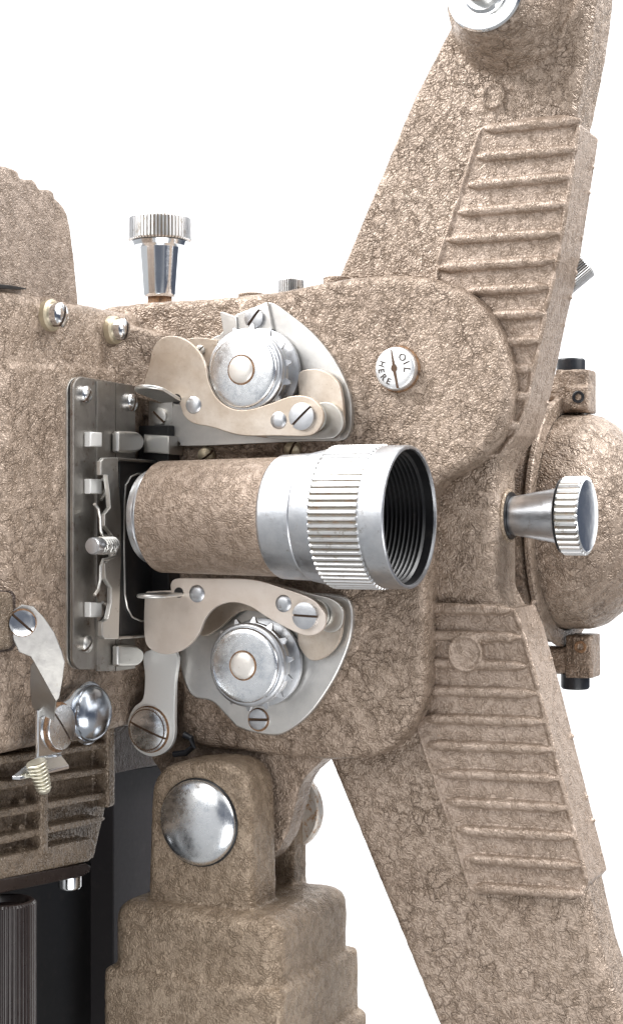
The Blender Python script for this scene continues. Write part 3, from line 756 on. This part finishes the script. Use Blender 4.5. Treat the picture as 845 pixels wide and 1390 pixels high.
p = pl_(100, 212, 1); screw(lev, p, nL, 16, 11, -42, CHROME, name='pivot_screw', dome=.2, slotw=.1)
bm = bmesh.new(); add_lathe(bm, [(-30, 0), (-30, 15), (.4, 17.5), (.4, 0)], frame(p, nL), 40); finish(bm, 'rust_ring', RUSTY, lev)

# --- bracket with dome nut, disc and spring screw
bm = bmesh.new()
prismU(bm, spl([(*Z6(172, 600), 1), (*Z6(262, 575), 1), Z6(310, 545), Z6(350, 500), (*Z6(400, 500), 1), (*Z6(400, 730), 1), Z6(330, 735), Z6(300, 750), (*Z6(270, 790), 1), (*Z6(172, 804), 1)], 4), UB+22, UB+16, bev=1.4)
# bent foot
f0 = [PU(*Z6(172, 804), UB+22), PU(*Z6(268, 790), UB+22)]
foot = [f0[0], f0[1], f0[1]+U*20-V*12+N_*10, f0[0]+U*2-V*18+N_*42, f0[0]-U*8-V*18+N_*44, f0[0]-U*6-V*2]
add_prism(bm, foot, V*-5, bev=1.2)
brk = finish(bm, 'nut_bracket', CHROME, root, label='small chrome bracket holding the dome nut and spring screw')
p = PU(*Z6(385, 610), UB+16); bm = bmesh.new()
add_lathe(bm, [(0, 0), (0, 41), (3, 42), (5, 40)]+[(5+24*math.sin(R(a)), 38*math.cos(R(a))) for a in range(0, 90, 9)]+[(29, 0)], frame(p, U), 72)
finish(bm, 'dome_nut', REFLC, brk)
p = PU(*Z6(258, 672), UB+22); screw(brk, p, U, 29, 8, -48, CAPC, name='slotted_disc', dome=.2, slotw=.05)
bm = bmesh.new(); add_lathe(bm, [(-1, 0), (-1, 32), (1, 32), (1, 0)], frame(p, U), 48); finish(bm, 'rust_ring', RUSTY, brk)
pa = PU(49, 1034, UB+34); pb = PU(60, 1071, UB+38); ax = (pb-pa).normalized(); L_ = (pb-pa).length
bm = bmesh.new(); pr = [(0, 0), (0, 12)]
for i in range(7):
    h = L_*(i+.1)/7.6; rr_ = 13.5-3.5*i/7
    pr += [(h, rr_-3.5), (h+1.2, rr_-.6), (h+2, rr_), (h+3.2, rr_-.3), (h+4, rr_-3.5)]
pr += [(L_*.92, 7), (L_*.95, 9), (L_, 9.5), (L_+5, 6), (L_+6, 0)]
add_lathe(bm, pr, frame(pa, ax), 40); finish(bm, 'spring_screw', SPRING, brk, sharp=60)

# --- lamp house top left
bm = bmesh.new(); UL = UB-12
lh = [(-70, 205), (-20, 215), (0, 224), (8, 225), (20, 229), (26, 232), (28, 238), (30, 242), (46, 243), (50, 246), (53, 253), (55, 256), (70, 257), (74, 261), (76, 268), (86, 278), (93, 290), (97, 310), (101, 340), (104, 370), (107, 402), (110, 440), (-70, 440)]
prismU(bm, lh, UL, UL-220, bev=4, seg=3)
for i, (x, y) in enumerate(((8, 228), (30, 244), (55, 259), (76, 268))):
    pass
cast(bm, 'lamp_house', P_FINE, root, vox=2.4, smooth=3, disp=.8, dsize=8, label='finned lamp house rising behind the gate block')
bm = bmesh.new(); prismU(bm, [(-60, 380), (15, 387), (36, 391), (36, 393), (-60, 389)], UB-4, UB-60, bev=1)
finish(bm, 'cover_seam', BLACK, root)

# --- finned lower casting and motor base on the left
fin = bmesh.new(); UF = UB-22
ZD = zz(0, 1000, .284)
def vat(x, y, u): return PU(x, y, u).z
prismU(fin, [(-60, 1000), (146, 975), (143, 1100), (136, 1130), (128, 1165), (-60, 1225)], UF-24, UF-120, bev=2)
for (yl, yr, xr) in ((1034, 1012, 148), (1069, 1046, 148), (1107, 1080, 147), (1143, 1112, 144)):
    s_ = (yr-yl)/xr
    e = 5.5
    prismU(fin, [(-60, yl-60*s_-e-3), (xr-8, yr-e-8*s_), (xr, yr-3), (xr, yr+1), (xr-6, yr+e-1), (-60, yl-60*s_+e)], UF, UF-60, bev=3.2, seg=3)
prismU(fin, [(-60, 1176), (126, 1137), (131, 1143), (131, 1158), (122, 1170), (-60, 1210)], UF, UF-60, bev=4, seg=3)
prismU(fin, [(57, 1030), (67, 1028), (67, 1160), (57, 1163)], UF+2, UF-40, bev=2.5)
for y in (1085, 1120, 1152): prismU(fin, [(28, y), (35, y-2), (37, y+14), (26, y+17)], UF-8, UF-40, bev=2)
prismU(fin, [(147, 960), (157, 958), (157, 1093), (147, 1097)], UF+2, UF-80, bev=2)
cast(fin, 'finned_casting', P_FIN, root, vox=2.0, smooth=3, disp=.35, dsize=8, label='dark finned lower casting with cooling ribs')
bm = bmesh.new()
prismU(bm, [(-60, 1205), (118, 1172), (124, 1176), (122, 1184), (112, 1190), (-60, 1226)], UF+2, UF-150, bev=2)
und = finish(bm, 'base_plate', BAKE, root)
p = PU(95, 1197, UF-20)
bm = bmesh.new(); add_lathe(bm, [(-9, 0), (-9, 14), (-6, 16), (8, 16), (8, 0)], frame(p, V), 40); finish(bm, 'plate_bolt', CHROME, und)
kp = PU(10, 1222, UF-4); kr = 37
bm = bmesh.new(); add_lathe(bm, [(-190, 0), (-190, kr, 1), (-3, kr, 1), (0, kr-3), (1, kr-6), (0, kr-9), (-8, kr-12), (-10, 0)], frame(kp, V), 44*6, mod=knmod(2.0, 6))
finish(bm, 'fluted_knob', BAKE, root, sharp=25, label='fluted black bakelite knob at the lower left')
bm = bmesh.new(); prismU(bm, [(154, 1048), (300, 1028), (300, 1520), (154, 1560)], UF-70, UF-160, bev=2)
finish(bm, 'case_panel', DKCASE, root)
bm = bmesh.new(); prismU(bm, [(-90, 1190), (158, 1040), (158, 1560), (-90, 1560)], UF-110, UF-200, bev=2)
finish(bm, 'rear_case', BLACK, root)
bm = bmesh.new(); prismU(bm, [(150, 985), (270, 985), (270, 1026), (157, 1050), (150, 1050)], UF-30, UF-150, bev=2)
finish(bm, 'case_lintel', P_DARK, root)

# --- pedestal
ped = bmesh.new(); nP = 72
pf = spl([(203, 1090), (208, 1060), (226, 1040), (262, 1033), (308, 1036), (332, 1056), (338, 1085), (340, 1150), (342, 1260, 1), (198, 1260, 1), (200, 1180)], 5)
prismN(ped, pf, nP, nP-78, bev=15, seg=4)
prismN(ped, [(335, 1030), (398, 1030), (398, 1250), (335, 1250)], -82, -126, bev=2)
b_t = PN(250, 1236, 100).z; b_l = PN(152, 1260, 100).x; b_r = PN(378, 1260, 100).x; b_b = PN(300, 1272, 100).z
add_box(ped, (b_l, -104, b_b-90), (b_r, 130, b_t+2), bev=26, seg=5)
for k_ in range(2):
    add_box(ped, (b_l-9-9*k_, -112-8*k_, b_b-300), (b_r+9+9*k_, 139+8*k_, b_b-58-90*k_), bev=11, seg=3)
pedo = cast(ped, 'pedestal', P_BASE, root, vox=2.4, smooth=10, disp=1.0, dsize=12, label='cast pedestal and hinge block under the housing')
bm = bmesh.new(); p = PN(270, 1116, nP)
add_lathe(bm, [(-4, 0), (-4, 60), (1.2, 60), (1.4, 0)], frame(p, N_), 64); finish(bm, 'button_recess', BLACK, pedo)
bm = bmesh.new()
add_lathe(bm, [(-2, 0), (-2, 57), (3, 58)]+[(3+17*math.sin(R(a)), 58*math.cos(R(a))) for a in range(6, 90, 7)]+[(20, 0)], frame(p, N_), 96)
finish(bm, 'hinge_button', CAPC, pedo, label='large domed chrome hinge button')
bm = bmesh.new(); p = PN(383, 1098, -118); rr_ = 57*k_at(p)
add_lathe(bm, [(-14, 0), (-14, rr_-2), (-11, rr_), (3, rr_), (6, rr_-3), (6, 0)], frame(p, N_), 80)
finish(bm, 'hinge_washer', metal('rust speckled washer', (.62, .58, .53), .4, spots=9, spotc=(.38, .20, .08), lo=.5, hi=.62, metallic=.6), pedo)

# --- rear lamp/motor unit on the right
nM = -330
mc = PN(797, 708, nM); MM = frame(mc, U)
bm = bmesh.new()
pr = [(-40, 0), (-40, 158), (0, 157)]+[(84*math.sin(R(a)), 157*math.cos(R(a))**.92) for a in range(4, 90, 5)]+[(84, 0)]
add_lathe(bm, pr, MM, 96)
dm = cast(bm, 'motor_dome', P_HOUSE, root, vox=3, smooth=3, disp=1.5, dsize=16, label='domed motor housing at the right behind the reel arm')
bm = bmesh.new()
add_lathe(bm, [(-38, 150), (-38, 182), (-36, 184), (-31, 184), (-29, 182), (-29, 160)], MM, 96)
add_lathe(bm, [(-140, 0), (-140, 178), (-46, 178), (-40, 170), (-40, 0)], MM, 96)
finish(bm, 'motor_case', P_HOUSE, dm, label='round motor case with a thin raised flange')
for (bx, pd, hx, hm, kn, sgn) in (((752, 501, 797, 560), (772, 524, 797, 557), (784, 539), RUBBER, (774, 502), 1),
                                 ((766, 862, 803, 921), (776, 864, 801, 902), (787, 878), RUSTY, (780, 920), -1)):
    nl = -300; bm = bmesh.new()
    prismN(bm, [(bx[0], bx[1]), (bx[2], bx[1]), (bx[2], bx[3]), (bx[0], bx[3])], nl, nl-46, bev=4, seg=3)
    prismN(bm, [(pd[0], pd[1]), (pd[2], pd[1]), (pd[2], pd[3]), (pd[0], pd[3])], nl+6, nl-30, bev=2, seg=2)
    prismN(bm, [(bx[0]-52, bx[1]+7), (bx[0]+8, bx[1]+7), (bx[0]+8, bx[3]-14), (bx[0]-52, bx[3]-14)] if sgn > 0 else [(bx[0]-40, bx[1]+16), (bx[0]+8, bx[1]+16), (bx[0]+8, bx[3]-5), (bx[0]-40, bx[3]-5)], nl-4, nl-44, bev=9, seg=3)
    cast(bm, 'motor_lug', P_HOUSE, dm, vox=2.2, smooth=3, disp=.6, label='upper clamp lug' if sgn > 0 else 'lower clamp lug with a rusted hole')
    hp_ = PN(hx[0], hx[1], nl+6); bm = bmesh.new()
    add_lathe(bm, [(-4, 0), (-4, 9), (1, 9), (1.6, 8), (1, 5), (-2, 4), (-2, 0)], frame(hp_, N_), 32)
    finish(bm, 'lug_screw', hm, dm)
    kc = PN(kn[0], kn[1], nl-23); bm = bmesh.new(); kr_ = 19.5*k_at(kc)
    add_lathe(bm, [(-6, 0), (-6, kr_), (13, kr_), (16, kr_-2), (16, 0)], frame(kc, V*sgn), 48); finish(bm, 'lug_cap', RUBBER, dm)

# ---------------------------------------------------------------- white studio backdrop
def backdrop():
    bm = bmesh.new()
    # curved sheet: floor far below running up into the wall
    prof = [(.75, -1.25), (1.0, -1.15), (1.15, -.9), (1.2, -.6), (1.2, 2.0)]
    rows = []
    f = Vector((FW.x, FW.y, 0)); r = RT
    for d, z in prof:
        rows.append([bm.verts.new(f*d+r*x+Vector((0, 0, z))) for x in (-1.05, -.5, 0, .5, 1.05)])
    for a, b in zip(rows, rows[1:]):
        for i in range(4): bm.faces.new((a[i], a[i+1], b[i+1], b[i]))
    me = bpy.data.meshes.new('backdrop'); bm.to_mesh(me); bm.free()
    for p in me.polygons: p.use_smooth = True
    m, nt, b = newmat('white paper'); b.inputs['Base Color'].default_value = (.86, .86, .86, 1); b.inputs['Roughness'].default_value = .9
    b.inputs['Specular IOR Level'].default_value = .1
    n = noi(nt, coords(nt), 900, 2); nt.links.new(mixc(nt, n.outputs[0], (.87, .87, .87), (.845, .845, .85)), b.inputs['Base Color'])
    me.materials.append(m)
    o = bpy.data.objects.new('backdrop', me); COL.objects.link(o); o['kind'] = 'structure'
backdrop()

# ---------------------------------------------------------------- light
w = bpy.data.worlds.new('World'); scene.world = w; w.use_nodes = True
nt = w.node_tree; bg = nt.nodes['Background']
tc = nd(nt, 'ShaderNodeTexCoord'); sx = nd(nt, 'ShaderNodeSeparateXYZ'); nt.links.new(tc.outputs['Generated'], sx.inputs[0])
nz = nd(nt, 'ShaderNodeTexNoise'); nz.inputs['Scale'].default_value = 2.2; nz.inputs['Detail'].default_value = 2
nt.links.new(tc.outputs['Generated'], nz.inputs['Vector'])
def wdot(v):
    d = nd(nt, 'ShaderNodeVectorMath', operation='DOT_PRODUCT'); nt.links.new(tc.outputs['Generated'], d.inputs[0]); d.inputs[1].default_value = v
    return math_(nt, 'ADD', d.outputs['Value'], math_(nt, 'MULTIPLY_ADD', nz.outputs[0], .4, -.2))
# the studio: white walls and ceiling, greyer floor, an added dark patch to the right for chrome reflections and the dark camera corner
zr = math_(nt, 'MULTIPLY_ADD', sx.outputs['Z'], .5, .5)
base = ramp(nt, zr, [(.15, (.55, .55, .55)), (.45, (.78, .79, .81)), (.7, (1, 1, 1))])
side = ramp(nt, wdot(tuple(RT)), [(.35, 0), (.6, 1)])
low = ramp(nt, zr, [(.28, 0), (.4, 1), (.62, 1), (.72, 0)])
camd = ramp(nt, wdot(tuple(-FW+UP*.1)), [(.86, 0), (.95, .9)])
dk = math_(nt, 'MAXIMUM', math_(nt, 'MULTIPLY', side, low), camd)
nt.links.new(mixc(nt, math_(nt, 'MULTIPLY', dk, .93), base, (.07, .09, .14)), bg.inputs['Color']); bg.inputs['Strength'].default_value = .78

def area(name, loc, target, sx_, sy_, power, col=(1, 1, 1)):
    l = bpy.data.lights.new(name, 'AREA'); l.shape = 'RECTANGLE'; l.size = sx_; l.size_y = sy_; l.energy = power; l.color = col
    o = bpy.data.objects.new(name, l); COL.objects.link(o); o.location = loc
    o.rotation_euler = (Vector(target)-Vector(loc)).to_track_quat('-Z', 'Y').to_euler()
def cs(r_, u_, f_): return RT*r_+UP*u_+FW*f_       # right / up / forward of the view, metres
area('softbox', cs(-.55, .55, -.45), (0, 0, 0), .8, .9, 6.8, (1, .985, .97))
area('softbox', cs(.70, .50, -.30), (0, 0, 0), .75, .9, 4.6, (1, .99, .98))
area('front_fill', cs(.15, -.42, -.62), (0, 0, 0), .7, .35, 3.2, (1, .99, .98))
area('overhead', cs(0, .9, .05), (0, 0, 0), 1.2, .8, 6.5, (1, 1, 1))
area('backdrop_light', cs(-1.2, 1.1, .1), cs(0, -.1, 1.2), 1.2, .8, 42)
area('backdrop_light', cs(1.2, 1.1, .1), cs(0, -.1, 1.2), 1.2, .8, 42)

# ---------------------------------------------------------------- camera
cd = bpy.data.cameras.new('camera'); cam = bpy.data.objects.new('camera', cd); COL.objects.link(cam)
cam.location = CAM*S
cam.rotation_euler = FW.to_track_quat('-Z', 'Y').to_euler()
cd.sensor_fit = 'VERTICAL'; cd.sensor_height = 36; cd.lens = 36*F/1390
cd.clip_start = .01; cd.clip_end = 50
scene.camera = cam
scene.view_settings.view_transform = 'Standard'; scene.view_settings.look = 'None'
scene.view_settings.exposure = 0; scene.view_settings.gamma = 1
scene.render.film_transparent = False
